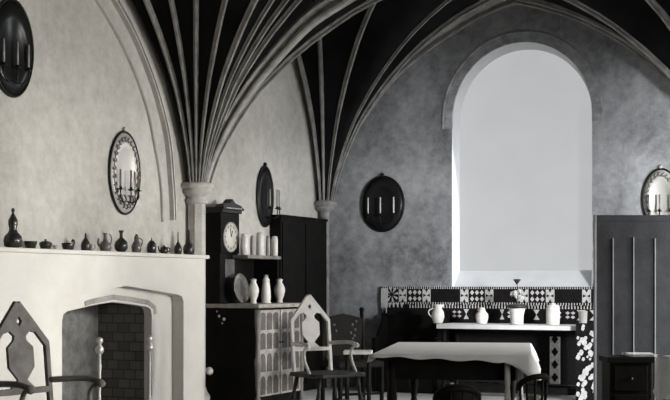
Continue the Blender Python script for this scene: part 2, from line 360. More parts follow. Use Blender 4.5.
# fire dogs
def andiron(px, X):
    Y = onX(px, X); t = thing('andiron', None, None, (X, Y, 0), group='pair of fire dogs at the hearth')
    b = MB(); b.lathe([(.05,0),(.05,.02),(.015,.04),(.018,.2),(.012,.22),(.014,.45),(.020,.5),(.014,.52),(.015,.62)], seg=10); b.build('post', 'silver', t)
    MB().lathe([(.004,.60),(.026,.605),(.038,.63),(.036,.655),(.016,.68),(.016,.685),(.032,.71),(.028,.735),(.003,.75)], seg=12).build('finial', 'brass', t)
    b = MB(); b.box((-.42,-.012,.10),(0,.012,.13)); b.box((-.42,-.012,0),(-.40,.012,.1)); b.build('log_bar', 'iron', t)
    return t
tag(andiron(99.5, .10), 'left fire dog, its ball finial against the grey hearth back', 'andiron')
tag(andiron(149.5, .235), 'right fire dog, its ball finial beside the right stone jamb', 'andiron')
b = MB()
for k in range(7):
    a = random.uniform(0, 6.28); r = random.uniform(0,.09); q = random.uniform(.045,.09)
    b.lathe([(q*.6,0),(q,q*.5),(q*.8,q*1.3),(q*.3,q*1.8),(.005,q*1.9)], (math.cos(a)*r*.7, math.sin(a)*r, .0), seg=9)
b.v = [(x, y, z*1.1) for x,y,z in b.v]
o = b.build('ash_heap', 'ash', loc=(-.14, onX(79,-.14), 0)); tag(o, 'pale heap of wood ash in the left side of the hearth', 'ash')
# ================================================================ POTS ON THE LEDGE
def pot(name, px, top, base, w, prof, m, label, cat, parts=()):
    """prof: (r 0..1 of half width, z 0..1 of height)"""
    X = .17; Y = onX(px, X); s = F_PX/depth(X, Y); H = (base-top)/s; R = w/2/s
    t = thing(name, label, cat, (X, Y, LED+.001))
    b = MB(); b.lathe([(r*R, z*H) for r, z in prof], seg=18); b.build('body', m, t)
    for pn, fn, pm in parts:
        b = MB(); fn(b, R, H); b.build(pn, pm, t)
    return t
def ear(side=1, z0=.2, z1=.6, out=1.5, r=.09):
    d = RT*side
    return lambda b, R, H: b.tube(smooth_path([d*R*.85+Vector((0,0,H*z0)), d*R*out+Vector((0,0,H*(z0*.6+z1*.4))), d*R*out*.95+Vector((0,0,H*(z0*.2+z1*.8))), d*R*.6+Vector((0,0,H*z1))],4), R*r)
def spout(side=-1, z0=.3, z1=.85, out=1.6):
    d = RT*side
    return lambda b, R, H: b.tube(smooth_path([d*R*.7+Vector((0,0,H*z0)), d*R*1.15+Vector((0,0,H*(z0+.1))), d*R*out+Vector((0,0,H*z1))],4), [R*.22]*4+[R*.16]*4+[R*.1])
def knob(z, r=.15): return lambda b, R, H: b.lathe([(R*r*.4,H*(z-.03)),(R*r,H*(z+.03)),(R*r*.8,H*(z+.08)),(R*r*.2,H*(z+.11))], seg=10)
pot('gourd_bottle', 13, 209.5, 248, 19, [(.5,0),(.9,.06),(1,.2),(.9,.31),(.5,.42),(.38,.5),(.5,.62),(.5,.72),(.3,.82),(.14,.9),(.1,.93)], 'glaze', 'tallest dark double-gourd bottle at the left end of the mantel ledge', 'bottle', [('stopper', knob(.94,.2), 'glaze')])
pot('bowl', 30.5, 240.5, 248.3, 13.5, [(.6,0),(.7,.06),(.92,.7),(1,.95),(1,1),(.9,.97),(.3,.3)], 'glaze', 'open dark bowl beside the tall double-gourd bottle', 'bowl')
pot('lidded_bowl', 45.5, 239.5, 248.6, 13, [(.6,0),(.75,.08),(.95,.5),(1,.68)], 'glaze', 'dark bowl with domed knobbed lid, beside the tiny cup', 'bowl', [('lid', lambda b,R,H: b.lathe([(R,H*.7),(R*.8,H*.85),(R*.3,H*.96),(R*.12,H),(R*.18,H*1.1),(R*.05,H*1.16)], seg=14), 'glaze')])
pot('cup', 55.2, 244.5, 249, 5, [(.5,0),(.3,.15),(.7,.4),(1,.95),(.9,1),(.2,.5)], 'dull_china', 'tiny grey footed cup between lidded bowl and sauce boat', 'cup')
pot('sauce_boat', 68, 242.3, 249.8, 13, [(.7,0),(.75,.1),(.95,.6),(1,.95),(.95,1),(.3,.4)], 'glaze', 'wide dark sauce boat with upright curled handle at its right', 'sauce boat', [('handle', lambda b,R,H: b.tube(smooth_path([RT*R*.8+Vector((0,0,H*.6)), RT*R*.95+Vector((0,0,H*1.1)), RT*R*.75+Vector((0,0,H*1.4)), RT*R*.6+Vector((0,0,H*1.1))],4), R*.15), 'glaze')])
pot('bell_bottle', 85.5, 232, 250, 9.5, [(.8,0),(.95,.05),(1,.35),(.85,.5),(.45,.66),(.2,.75),(.15,.95),(.1,1)], 'glaze', 'dark bell-shaped bottle with spike neck beside small pale jug', 'bottle')
pot('small_jug', 91.8, 243, 250.3, 5, [(.7,0),(1,.3),(.8,.7),(.6,.85),(.75,1)], 'dull_china', 'small pale grey jug right of the bell-shaped bottle', 'jug', [('handle', ear(1,.3,.85,1.5,.14), 'dull_china')])
pot('ewer', 105.5, 232.5, 251.2, 12.5, [(.6,0),(.85,.08),(1,.28),(.8,.45),(.4,.58),(.3,.7),(.28,.88),(.4,1)], 'brown_glaze', 'mottled ewer with leaning neck and handle, left of round flask', 'ewer', [('handle', ear(1,.4,.95,.95,.1), 'brown_glaze'), ('spout', spout(-1,.3,.75,1.1), 'brown_glaze')])
pot('round_flask', 121.2, 230, 252, 14, [(.45,0),(.6,.03),(.9,.15),(1,.3),(.88,.47),(.5,.6),(.24,.67),(.22,.85),(.4,1),(.35,1)], 'glaze', 'round-bellied dark flask with straight flaring neck', 'flask')
pot('tankard_jug', 136.5, 235.5, 253, 10.5, [(.65,0),(.9,.1),(1,.35),(.75,.55),(.45,.7),(.45,.92),(.3,1)], 'brown_glaze', 'mottled lidded jug with handle, right of the round flask', 'jug', [('handle', ear(1,.35,.85,1.1,.12), 'brown_glaze'), ('lid', knob(.97,.3), 'glaze')])
pot('lidded_jar', 151.6, 240.5, 253.6, 9.5, [(.8,0),(.95,.08),(1,.5),(.9,.75),(.6,.9),(.35,1)], 'glaze', 'squat dark covered jar with pointed knob left of the teapot', 'jar', [('knob', lambda b,R,H: b.tube([(0,0,H*.95),(0,0,H*1.25)], [R*.16,R*.05]), 'glaze')])
pot('teapot', 164, 246, 254.2, 8.4, [(.6,0),(.9,.15),(1,.5),(.75,.82),(.35,.95),(.2,1)], 'glaze', 'small squat dark teapot, lowest pot near the ledge end', 'teapot', [('spout', spout(-1,.3,.95,1.35), 'glaze'), ('handle', ear(1,.25,.8,1.4,.13), 'glaze'), ('knob', knob(1.0,.22), 'glaze')])
pot('thin_necked_bottle', 178, 232, 254.4, 8.2, [(.6,0),(.9,.06),(1,.22),(.9,.36),(.5,.45),(.5,.5),(.2,.56),(.12,.75),(.1,1)], 'glaze', 'small dark bottle with very thin spire neck beside teapot', 'bottle')
pot('stoppered_bottle', 188.5, 231.5, 254.8, 11.5, [(.7,0),(.95,.08),(1,.25),(.85,.4),(.55,.5),(.5,.62),(.42,.75),(.3,.9),(.2,1)], 'glaze', 'dark stoppered bottle at the right end of the ledge before the pier', 'bottle', [('stopper', knob(.96,.3), 'glaze')])
# ================================================================ SCONCES
def sconce(loc, rz, w, h, style, label, pro=.5, cm=None):
    """faces local -Y; origin at oval centre on the wall"""
    t = thing('wall_sconce', label, 'sconce', loc, rz)
    def oval(k, y, n=40): return [Vector((w/2*k*math.cos(2*PI*i/n), y, h/2*k*math.sin(2*PI*i/n))) for i in range(n)]
    pm, fm, am = (('dark_mirror','dark_metal','dark_metal') if style == 'dark' else ('pale_mirror','silver','dark_metal'))
    b = MB(); rings = [oval(.97,-.001), oval(.97,-.018), oval(.62,-.034), oval(.58,-.022), oval(.02,-.020)]; n = 40
    vs = [v for r in rings for v in r]
    b.add(vs, [(i*n+k, i*n+(k+1)%n, (i+1)*n+(k+1)%n, (i+1)*n+k) for i in range(len(rings)-1) for k in range(n)], True); b.build('plate', pm, t)
    MB().tube(oval(1,-.015), .011, 8, closed=True).build('rim', 'dark_metal', t)
    b = MB(); b.lathe([(.005,0),(.02,.012),(.022,.025),(.012,.04),(.003,.045)], (0,-.015,h/2), seg=10); b.build('finial', fm, t)
    if style != 'dark':
        b = MB()
        for i in range(26):
            a = 2*PI*(i+.5)/26; c = Vector((w/2*.79*math.cos(a), -.034, h/2*.82*math.sin(a)))
            b.tube([c+Vector((.020*math.cos(j*PI/4+a), 0, .020*math.sin(j*PI/4+a))) for j in range(6)], [.006,.009,.007,.009,.007,.004], 5)
        b.tube([v*.80+Vector((0,-.018,0)) for v in oval(1,-.015)], .004, 5, closed=True)
        b.build('embossed_border', 'mid_oak', t)
        for dx in (-.09,-.03,.04,.09): MB().tube([(dx,-.035,-h*.27),(dx+.02,-.04,-h*.33),(dx-.01,-.035,-h*.38)], .009, 5).build('embossed_scroll', 'mid_oak', t)
    for i, dx in enumerate((-.30*w, 0, .30*w)):
        b = MB(); yo = (-.13 if dx else -.16)*pro; zb = -h*.22
        b.tube(smooth_path([(0,-.03,-h*.34),(dx*.5,yo*.8,-h*.36),(dx,yo,-h*.30),(dx,yo,zb)],5), .006, 6)
        ar = b.build('candle_arm', am, t)
        MB().lathe([(.008,0),(.028,.006),(.03,.012),(.014,.014),(.013,.03)], (dx,yo,zb), seg=10).build('drip_pan', am, ar)
        MB().tube([(dx,yo,zb+.012),(dx,yo,zb+.012+(.20 if style=='dark' else .17))], .0085, 8).build('candle', cm or ('candle' if style=='dark' else 'mid_oak'), ar)
    return t
def on_left(px, cy, w, hpx, style, label, pro=.5, cm=None):
    Y = onX(px, .0); s = F_PX/depth(0, Y)
    return sconce((.0, Y, zat(cy, 0, Y)), PI/2, w, hpx/s, style, label, pro, cm)
def on_back(px, cy, w, hpx, style, label):
    X = onY(px, 0); s = F_PX/depth(X, 0)
    return sconce((X, 0, zat(cy, X, 0)), 0, w, hpx/s, style, label)
on_left(11, 48, .50, 97, 'dark', 'large dark oval wall sconce high at the far left, cut by frame', .4, 'dull_china')
on_left(123.5, 173, .47, 82, 'silver', 'embossed pale oval wall sconce with candle arms above the mantel')
on_left(264, 196.5, .36, 60, 'dark', 'narrow dark oval wall sconce above the jars of the dresser', 1.0, 'dull_china')
on_back(383, 204, .53, 55, 'dark', 'dark oval wall sconce with pale candles left of the arched window')
on_back(661, 199, .38, 60, 'silver', 'embossed pale oval wall sconce half hidden behind the panelled screen')
# ================================================================ DRESSER
DY0, DY1 = -2.71, -1.74; DX = .60; DZ = 1.005
dr = thing('court_cupboard', 'black oak court cupboard with pale arched carving on its front', 'cupboard', (0, DY0, 0))
O = (0, DY0, 0)
b = MB(); b.box((.02,DY0,0),(DX-.02,DY1,DZ-.04)); shifted(b,O).build('carcass', 'black_oak', dr, bevel=.006)
shifted(MB().box((.0,DY0-.02,DZ-.04),(DX+.03,DY1+.03,DZ)),O).build('counter_top', 'carved_oak', dr, bevel=.008)
# carved front doors: pale frame, recess shade painted as dark flat arches
def arch_rec(b, y0, y1, z0, z1, x, gothic):
    c = (y0+y1)/2; r = (y1-y0)/2; zs = z1-(r*1.3 if gothic else r*.4)
    pts = [(y0,z0),(y1,z0),(y1,zs)] + [(c + r*math.cos(PI*i/8), zs+(z1-zs)*math.sin(PI*i/8)) for i in range(1,8)] + [(y0,zs)]
    b.prism(pts, 'x', x, x+.004)
for d in range(2):
    ya = DY0+.03+d*.465; yb = ya+.445
    b = MB(); b.box((DX-.02,ya,.10),(DX,yb,DZ-.06)); door = shifted(b,O).build('door', 'carved_oak', dr, bevel=.004)
    b = MB()
    for j, (z0, z1) in enumerate(((.12,.30),(.34,.52),(.56,.72),(.75,.92))):
        for i in range(3):
            y0 = ya+.035+i*.135; arch_rec(b, y0, y0+.1, z0, z1, DX, j < 2)
    shifted(b,O).build('carved_panel', 'carved_dark', door)
    MB().lathe([(.004,0),(.012,.006),(.012,.014),(.003,.02)], (DX+.004, (yb-.02 if d==0 else ya+.02)-DY0, .62), seg=8, ax=Matrix.Rotation(PI/2,3,'Y')).build('knob', 'iron', door)
for y in (DY0+.006, DY1-.02):
    b = MB(); b.lathe([(.03,0),(.03,.08),(.018,.1),(.026,.3),(.035,.45),(.022,.5),(.02,.7),(.03,.8),(.03,.95)], (DX+.0,y+.006,0), seg=10); shifted(b,O).build('corner_post', 'mid_oak', dr)
# superstructure
b = MB(); b.box((.02,DY0+.38,DZ),(.05,DY1,1.46)); shifted(b,O).build('back_board', 'black_oak', dr)
b = MB(); b.box((.02,DY0+.25,1.455),(.36,DY1+.0,1.49)); shifted(b,O).build('upper_shelf', 'mid_oak', dr, bevel=.006)
b = MB(); b.box((.02,DY1-.03,DZ),(.33,DY1,1.455)); shifted(b,O).build('end_board', 'black_oak', dr)
# key plate reflections on the dark side, set in as bright discs
for dx, z, r in ((.15,.93,.010),(.175,.885,.016),(.23,.855,.018),(.21,.815,.010)):
    MB().lathe([(r,0),(r*.7,.004),(.001,.006)], (dx,0,z), seg=8, ax=Matrix.Rotation(PI/2,3,'X')).build('glint_disc', 'brass', dr)
MB().lathe([(.01,0),(.03,.01),(.042,.035),(.03,.065),(.002,.08)], (.085,0,.345), seg=14, ax=Matrix.Rotation(PI/2,3,'X')).build('white_knob', 'china', dr)
# clock on top
CKY0 = DY0+.0; CKX = .185
ck = thing('hooded_clock', 'tall dark hooded clock with white round dial standing on the cupboard', 'clock', (0, CKY0, DZ+.001)); O2 = (0, CKY0, DZ)
CH_ = 1.0
b = MB(); b.box((.02,CKY0,DZ),(CKX,CKY0+.36,DZ+.50)); b.box((.02,CKY0,DZ+.5),(CKX+.01,CKY0+.37,DZ+.90)); shifted(b,O2).build('case', 'black_oak', ck, bevel=.005)
b = MB(); b.box((.02,CKY0-.0,DZ+.90),(CKX+.03,CKY0+.39,DZ+.93)); b.box((.02,CKY0+.0,DZ+.93),(CKX+.045,CKY0+.41,DZ+.955))
b.prism([(CKY0+.0,DZ+.955),(CKY0+.41,DZ+.955),(CKY0+.38,DZ+.98),(CKY0+.26,DZ+1.0),(CKY0+.205,DZ+1.04),(CKY0+.15,DZ+1.0),(CKY0+.03,DZ+.98)], 'x', CKX-.06, CKX+.03)
shifted(b,O2).build('pediment', 'dark_oak', ck, bevel=.004)
b = MB(); b.box((CKX+.03,CKY0+.05,DZ+.94),(CKX+.047,CKY0+.36,DZ+.952)); shifted(b,O2).build('cornice_fillet', 'carved_oak', ck)
YR = Matrix.Rotation(PI/2,3,'Y')
dl = MB().lathe([(.145,0),(.145,.006),(.001,.007)], (CKX+.01,.185,.66), seg=32, ax=YR).build('dial', 'dial', ck)
b = MB(); b.lathe([(.15,0),(.15,.012),(.138,.012),(.138,.0)], (CKX+.01,.185,.66), seg=32, ax=YR); b.build('bezel', 'carved_oak', dl)
b = MB()
for k in range(12):
    a = PI*k/6; c = Vector((CKX+.019, .185+.112*math.sin(a), .66+.112*math.cos(a))); e = Vector((0, math.sin(a), math.cos(a)))*.014
    b.bar(c-e, c+e, .006, .001, (1,0,0))
b.tube([(CKX+.0175, .185+.112*math.sin(a*PI/16), .66+.112*math.cos(a*PI/16)) for a in range(32)], .0012, 4, closed=True); b.build('hour_marks', 'black_oak', dl)
b = MB(); c = Vector((CKX+.021,.185,.66)); b.bar(c, c+Vector((0,.03,.065)), .008, .002, (1,0,0)); b.bar(c, c+Vector((0,-.02,.09)), .006, .002, (1,0,0)); b.build('hand', 'black_oak', dl)
b = MB(); b.box((CKX,.09,.26),(CKX+.006,.28,.44)); b.build('pendulum_window', 'glass_dim', ck)
# patterned plate leaning
Yp = onX(241.5, .30); pl = thing('display_plate', 'mottled round plate standing upright on the cupboard beside the clock', 'plate', (.28, Yp, DZ+.001))
MB().lathe([(.02,0),(.10,.006),(.15,.02),(.148,.024),(.09,.012),(.001,.010)], (0,0,.150), seg=28, ax=Matrix.Rotation(PI/2-.15,3,'Y')).build('dish', 'brown_glaze', pl)
# jars on the upper shelf
def jar(px, w, top, m, label, X=.27, group='jars on the upper shelf'):
    Y = onX(px, X); s = F_PX/depth(X, Y); z0 = 1.491; H = zat(top, X, Y)-z0; R = w/2/s
    t = thing('cylinder_jar', label, 'jar', (X, Y, z0), group=group)
    MB().lathe([(R*.9,0),(R,.01),(R,H*.82),(R*.85,H*.88)], seg=16).build('body', m, t)
    MB().lathe([(R*.85,H*.875),(R*.9,H*.9),(R*.8,H*.97),(R*.3,H)], seg=16).build('lid', m, t)
jar(244.5, 8.5, 233.5, 'china', 'broad white cylinder jar at the left end of the upper shelf')
jar(252.5, 4.5, 235.5, 'dull_china', 'slim grey jar between the two broad white jars')
jar(260, 8, 232, 'china', 'broad white jar in the middle of the upper shelf, tallest there')
jar(268, 4.5, 235.5, 'dull_china', 'slim grey jar second from the right end of the upper shelf')
jar(274.7, 6.5, 236, 'china', 'white jar at the right end of the upper shelf')
# vases on the counter
def vase(px, w, top, prof, label, X=.42, nm='vase', lid=False):
    Y = onX(px, X); s = F_PX/depth(X, Y); z0 = DZ+.001; H = zat(top, X, Y)-z0; R = w/2/s
    t = thing(nm, label, 'vase', (X, Y, z0), group='white vases on the cupboard counter')
    MB().lathe([(r*R, z*H) for r, z in prof], seg=18).build('body', 'china', t)
    MB().lathe([(R*.28,H*.985),(R*.42,H*1.0),(R*.42,H*1.02),(R*.15,H*1.05)], seg=12).build('rim', 'dull_china', t)
BAL = [(.55,0),(.6,.04),(.5,.12),(.8,.3),(1,.5),(.98,.62),(.7,.78),(.5,.86),(.5,.94),(.62,1)]
vase(253.5, 11, 279.5, BAL, 'white baluster vase at the left of the three on the counter')
vase(266, 11, 276, [(.95,0),(.95,.03),(.8,.06),(.9,.2),(.85,.45),(.7,.7),(.62,.82),(.7,.85),(.45,.92),(.3,1)], 'white tapering covered vase in the middle of the three on the counter')
vase(279.5, 11.5, 279.5, BAL, 'white baluster vase at the right of the three on the counter', X=.40)
# tall dark cupboard in the corner
Y0 = onX(277.5, .10); Y1 = -.17
tc_ = thing('tall_cupboard', 'tall plain black cupboard against the left wall near the corner', 'cupboard', (0, Y0, 0)); O = (0,Y0,0)
ZT = zat(217, .1, (Y0+Y1)/2)
b = MB(); b.box((.005,Y0,0),(.14,Y1,ZT-.03)); shifted(b,O).build('carcass', 'black_oak', tc_, bevel=.004)
b = MB(); b.box((.005,Y0-.01,ZT-.03),(.155,Y1+.005,ZT)); shifted(b,O).build('cornice', 'black_oak', tc_, bevel=.004)
W_ = (Y1-Y0)/2
for k in range(2):
    b = MB(); y = Y0+.03+k*(W_-.01); b.box((.14,y,.08),(.152,y+W_-.05,ZT-.08)); dd = shifted(b,O).build('door', 'black_oak', tc_, bevel=.003)
    b = MB(); b.lathe([(.005,0),(.012,.01),(.003,.02)], (.152, (y+(W_-.09 if k==0 else .03))-Y0, .95), seg=8, ax=YR); b.build('knob', 'dark_metal', dd)
# white round object at the foot of the breast and cupboard
Yc = onX(208.5,.55)
b = MB(); b.lathe([(.02,0),(.04,.02),(.052,.06),(.04,.11),(.015,.13)], seg=14)
st = thing('washstand_jug', None, None, (0,0,0)); bpy.data.objects.remove(st)
# ================================================================ GOTHIC CHAIR
def gothic_chair(label, wood, low, loc, rz):
    """local: sits facing -Y; origin on floor under seat centre"""
    t = thing('gothic_armchair', label, 'chair', loc, rz)
    SH = .455; hw = .19; yb = .20; TOP = 1.10; SHO = .895
    b = MB(); b.prism([(-.27,-.20),(-.20,-.25),(.20,-.25),(.27,-.20),(.25,.18),(.20,.22),(-.20,.22),(-.25,.18)], 'z', SH-.035, SH); b.build('seat', low, t, bevel=.01)
    lean = .10
    def bp(x, z): return Vector((x, yb + (z-SH)*lean, z))
    b = MB()
    for s in (-1, 1):
        b.bar(bp(s*hw, SH-.02), bp(s*hw, SHO), .029, .026); b.bar(bp(s*hw, SHO-.012), bp(0, TOP), .036, .026)
    b.build('back_frame', wood, t, bevel=.004)
    # crest panel with a pierced diamond
    b = MB(); cz = 1.005
    outer = [(0,1.075),(.075,.965),(.05,.945),(0,.93),(-.05,.945),(-.075,.965)]
    dia = [(0,cz+.028),(.02,cz),(0,cz-.028),(-.02,cz)]
    for s in (1,-1):
        poly = [(0,1.075),(s*.12,.96),(s*.10,.945),(s*.07,.955),(s*.035,.925),(0,.925),(0,cz-.028),(s*.02,cz),(0,cz+.028)]
        vs = []
        for off in (-.011,.011):
            for x,z in poly: p = bp(x,z); p.y += off; vs.append(p)
        n = len(poly); b.add(vs, [tuple(range(n)), tuple(range(2*n-1,n-1,-1))]+[(i,(i+1)%n,(i+1)%n+n,i+n) for i in range(n)])
    b.build('crest', wood, t)
    # shaped splat: pierced shoulders, elongated hexagon, crossed foot
    hexp = [(-.035,.945),(.035,.945),(.045,.905),(.088,.87),(.088,.765),(.03,.70),(.085,.655),(-.085,.655),(-.03,.70),(-.088,.765),(-.088,.87),(-.045,.905)]
    vs = []; b = MB(); n = len(hexp)
    for off in (-.009,.009):
        for x,z in hexp: p = bp(x,z); p.y += off; vs.append(p)
    b.add(vs, [tuple(range(n)), tuple(range(2*n-1,n-1,-1))]+[(i,(i+1)%n,(i+1)%n+n,i+n) for i in range(n)]); b.build('splat', wood, t)
    MB().bar(bp(-hw,.642), bp(hw,.642), .032, .024).build('back_rail', wood, t, bevel=.003)
    for s in (-1,1):
        MB().tube(smooth_path([bp(s*hw,.69), (s*.235,.08,.70), (s*.25,-.02,.70), (s*.25,-.09,.685), (s*.25,-.11,.665)],5), [.016]*15+[.02]*5+[.014], 8).build('arm', wood, t)
        MB().tube(smooth_path([(s*.25,-.08,.69),(s*.24,-.03,.63),(s*.24,-.04,.55),(s*.235,-.11,SH-.01)],5), .013, 8).build('arm_post', wood, t)
    for sx in (-1,1):
        for y0, y1 in ((-.18,-.23),(.15,.22)):
            q = 'leg'; p0 = Vector((sx*.19,y0,SH-.03)); p1 = Vector((sx*.25,y1,0)); rs = [.016,.02,.014,.022,.024,.018,.014,.016]
            MB().tube([p0.lerp(p1,k/7) for k in range(8)], rs, 10).build(q, low, t)
    b = MB(); b.tube([(-.225,-.20,.20),(-.225,.18,.20)], .011); b.tube([(.225,-.20,.20),(.225,.18,.20)], .011); b.tube([(-.225,0,.20),(.225,0,.20)], .011); b.build('stretcher', low, t)
    return t
p = px_d(326, 11.0); gothic_chair('gothic armchair with pale pointed back and dark legs before the carved cupboard', 'pale_wood', 'dark_oak', p, AL+D(35))
p = px_d(53, 6.65); gothic_chair('worn brown gothic pointed-back armchair beside the fireplace, cut by frame', 'light_oak', 'mid_oak', p, AL+D(57))
# ================================================================ DARK CARVED CHAIR by the corner
p = px_d(352, 12.6)
t = thing('carved_side_chair', 'black carved high-back chair between pale armchair and patterned hanging', 'chair', p, AL+D(25))
SH = .46; b = MB(); b.box((-.24,-.22,SH-.06),(.24,.22,SH)); b.build('seat', 'black_oak', t, bevel=.01)
for s in (-1,1):
    b = MB(); b.tube([(s*.22,.2,0),(s*.22,.2,.5),(s*.22,.235,.93)], [.022,.022,.02]); ps = b.build('back_post', 'black_oak', t)
    MB().lathe([(.012,0),(.026,.012),(.026,.03),(.01,.045)], (s*.22,.235,.925), seg=12).build('finial', 'black_oak', ps)
    MB().tube([(s*.22,-.2,0),(s*.22,-.2,.2),(s*.22,-.2,SH-.03)], [.016,.026,.02]).build('leg', 'black_oak', t)
b = MB(); b.prism([(-.21,.50),(.21,.50),(.21,.86),(.12,.885),(0,.91),(-.12,.885),(-.21,.86)], 'y', .20, .222); b.build('back_panel', 'black_oak', t)
b = MB()
for (x,z) in ((0.10,.80),(.13,.75),(.08,.72),(.12,.69),(.10,.66),(.14,.83),(-.1,.8),(-.08,.74)):
    b.lathe([(.016,0),(.012,.006),(.002,.01)], (x,.198,z), seg=7, ax=Matrix.Rotation(PI/2,3,'X'))
b.build('carving', 'carved_dark', t)
MB().tube([(-.22,-.2,.15),(.22,-.2,.15)], .013).build('stretcher', 'black_oak', t)
# low pale bench seat between chair and table
p = px_d(358, 11.9); bt = thing('low_bench', 'narrow pale-topped bench between armchair and cloth-covered table', 'bench', p, AL+D(-3))
zt = CH-(350.5-HOR)*11.9/F_PX
b = MB(); b.box((-.13,-.14,zt-.03),(.13,.14,zt)); b.build('seat', 'pale_wood', bt, bevel=.005)
for sx in (-1,1):
    for sy in (-1,1): MB().tube([(sx*.10,sy*.11,0),(sx*.10,sy*.11,zt-.03)], .016).build('leg', 'black_oak', bt)
# ================================================================ HANGING ON THE BACK WALL
HXa, HXb = onY(381, -.05), onY(600, -.05); HY = -.05
zt1 = 1.17
hg = thing('woven_hanging', 'black woven hanging with cream geometric border along the back wall', 'textile', (HXa, 0, 0))
b = MB(); y = -.045
def quad(b, pts, yy, mi): b.prism(pts, 'y', yy-.003, yy, mi=mi)
b.box((HXa,-.042,.30),(HXb,-.02,zt1), 0)
zr = [(1.0,1.145),(.80,.945)]
s_ = .01
def fringe(x0, x1, z, h, up=1, st=.026, w=.011):
    x = x0
    while x < x1-w:
        hh = h*random.uniform(.7,1.15); quad(b, [(x,z),(x+w,z),(x+w*.7,z+hh*up),(x+w*.2,z+hh*up)], y, 1); x += st
fringe(HXa+.02, HXb, 1.145, .035); fringe(HXa+.12, HXb, .995, .03, -1, .03); 
def hourglass(x0, w, z0, z1):
    c = x0+w/2; m = (z0+z1)/2
    quad(b, [(x0,z0),(x0+w,z0),(c,m)], y, 1); quad(b, [(x0,z1),(x0+w,z1),(c,m)], y, 1)
def diamonds(x0, w, z0, z1, n):
    for i in range(n):
        for j in range(2):
            cx = x0+(i+.5)*w/n; cz = z0+(j+.5)*(z1-z0)/2; a = w/n*.42; h = (z1-z0)*.2
            quad(b, [(cx-a,cz),(cx,cz-h),(cx+a,cz),(cx,cz+h)], y, 1)
# upper border, left to right
x = HXa+.22; k = 0
while x < HXb-.1:
    sp = [.10,.19,.10,.30][k%4]
    frac = (x-HXa)/(HXb-HXa)
    if k%4 == 0 or k%4 == 2: quad(b, [(x,1.0),(x+.095,1.0),(x+.095,1.14),(x,1.14)], y, 1); quad(b, [(x+.008,1.055),(x+.045,1.07),(x+.008,1.09)], y-.003, 0); quad(b, [(x+.087,1.055),(x+.05,1.07),(x+.087,1.09)], y-.003, 0); quad(b, [(x+.03,1.0),(x+.065,1.0),(x+.048,1.035)], y-.003, 0); quad(b, [(x+.03,1.14),(x+.065,1.14),(x+.048,1.105)], y-.003, 0)
    elif k%4 == 1: diamonds(x+.01, .17, 1.0, 1.14, 3)
    x += sp; k += 1
    if k%4 == 3 and frac < .25: x += .05
# star burst near the left end
c = (HXa+.13, 1.08)
for i in range(8):
    a = PI*i/4+.2; r = .085; quad(b, [(c[0]+.02*math.cos(a),c[1]+.02*math.sin(a)),(c[0]+r*math.cos(a-.16),c[1]+r*math.sin(a-.16)),(c[0]+r*math.cos(a+.16),c[1]+r*math.sin(a+.16))], y, 1)
# lower border
fringe(HXa+.35, HXb, .93, .045, 1, .034, .014)
for xa, w in ((1.0,.06),(1.16,.05),(1.42,.05),(1.80,.07),(2.28,.1),(2.42,.1)):
    X = HXa+xa
    hourglass(X, w, .81, .92)
for xa in (.62,.86,1.5,2.0,2.15): diamonds(HXa+xa, .12, .82, .91, 2)
# pale tassel fall at the left corner
for i in range(7):
    x0 = HXa-.0+.012*i; z0 = 1.15; quad(b, [(x0,z0),(x0+.014,z0),(x0+.010,z0-random.uniform(.12,.33)),(x0,z0-random.uniform(.12,.3))], y-.001, 1)
for i in range(4):
    x0 = HXa+.09+.05*i; quad(b, [(x0,.985),(x0+.03,.985),(x0+.022,.93),(x0+.008,.94)], y, 1)
b.v = [(vx-HXa, vy, vz) for vx,vy,vz in b.v]
b.build('cloth', ['wool_dark','wool_light'], hg)
# black settle end left of sideboard, under the hanging
Xs0, Xs1 = onY(372,-.5), onY(437,-.5)
st = thing('dark_settle', 'low black settle under the left end of the patterned hanging', 'settle', (Xs0, -.5, 0)); zs = zat(338, Xs0, -.5)
b = MB(); b.box((0,0,.38),(Xs1-Xs0,.40,.44)); b.build('seat', 'black_oak', st, bevel=.008)
b = MB(); b.box((0,.36,.05),(Xs1-Xs0,.40,.86)); b.build('back_board', 'black_oak', st)
for x0 in (0, Xs1-Xs0-.04): 
    b = MB(); b.prism([(0,0),(.36,0),(.36,.80),(.30,.84),(.10,.62),(0,.60)], 'x', x0, x0+.04); b.build('end_board', 'black_oak', st)
b = MB(); b.box((.04,.02,.0),(Xs1-Xs0-.04,.05,.38)); b.build('front_board', 'black_oak', st)
# ================================================================ SIDEBOARD TABLE
TX0, TX1 = onY(438,-.62), onY(591,-.62); TZ = .80
sb = thing('sideboard_table', 'long black side table with white edge cloth under the window', 'table', (TX0, -.62, 0)); W = TX1-TX0
MB().box((0,0,TZ-.09),(W,.52,TZ-.045)).build('table_top', 'black_oak', sb, bevel=.004)
for x in (.05, W-.05):
    for y in (.05,.46): MB().lathe([(.03,0),(.03,.1),(.018,.14),(.03,.25),(.036,.4),(.02,.5),(.03,.6),(.03,TZ-.09)], (x,y,0), seg=12).build('leg', 'black_oak', sb)
b = MB(); b.box((.03,.44,.02),(W-.03,.47,.11)); b.box((.03,.03,.05),(W-.03,.07,.12)); b.build('stretcher', 'black_oak', sb)
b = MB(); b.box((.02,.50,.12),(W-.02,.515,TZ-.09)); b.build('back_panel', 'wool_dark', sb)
o = MB().box((-.01,-.012,0),(W+.01,.53,.012))
o.box((-.012,-.014,-.035),(W+.012,-.004,.012)); o.box((-.014,-.01,-.035),(-.006,.53,.012)); o.box((W+.006,-.01,-.035),(W+.014,.53,.012))
o = o.build('table_runner', 'linen', loc=(TX0,-.62,TZ-.044)); tag(o, 'white linen cloth edging the long black side table', 'tablecloth')
TT = TZ-.03
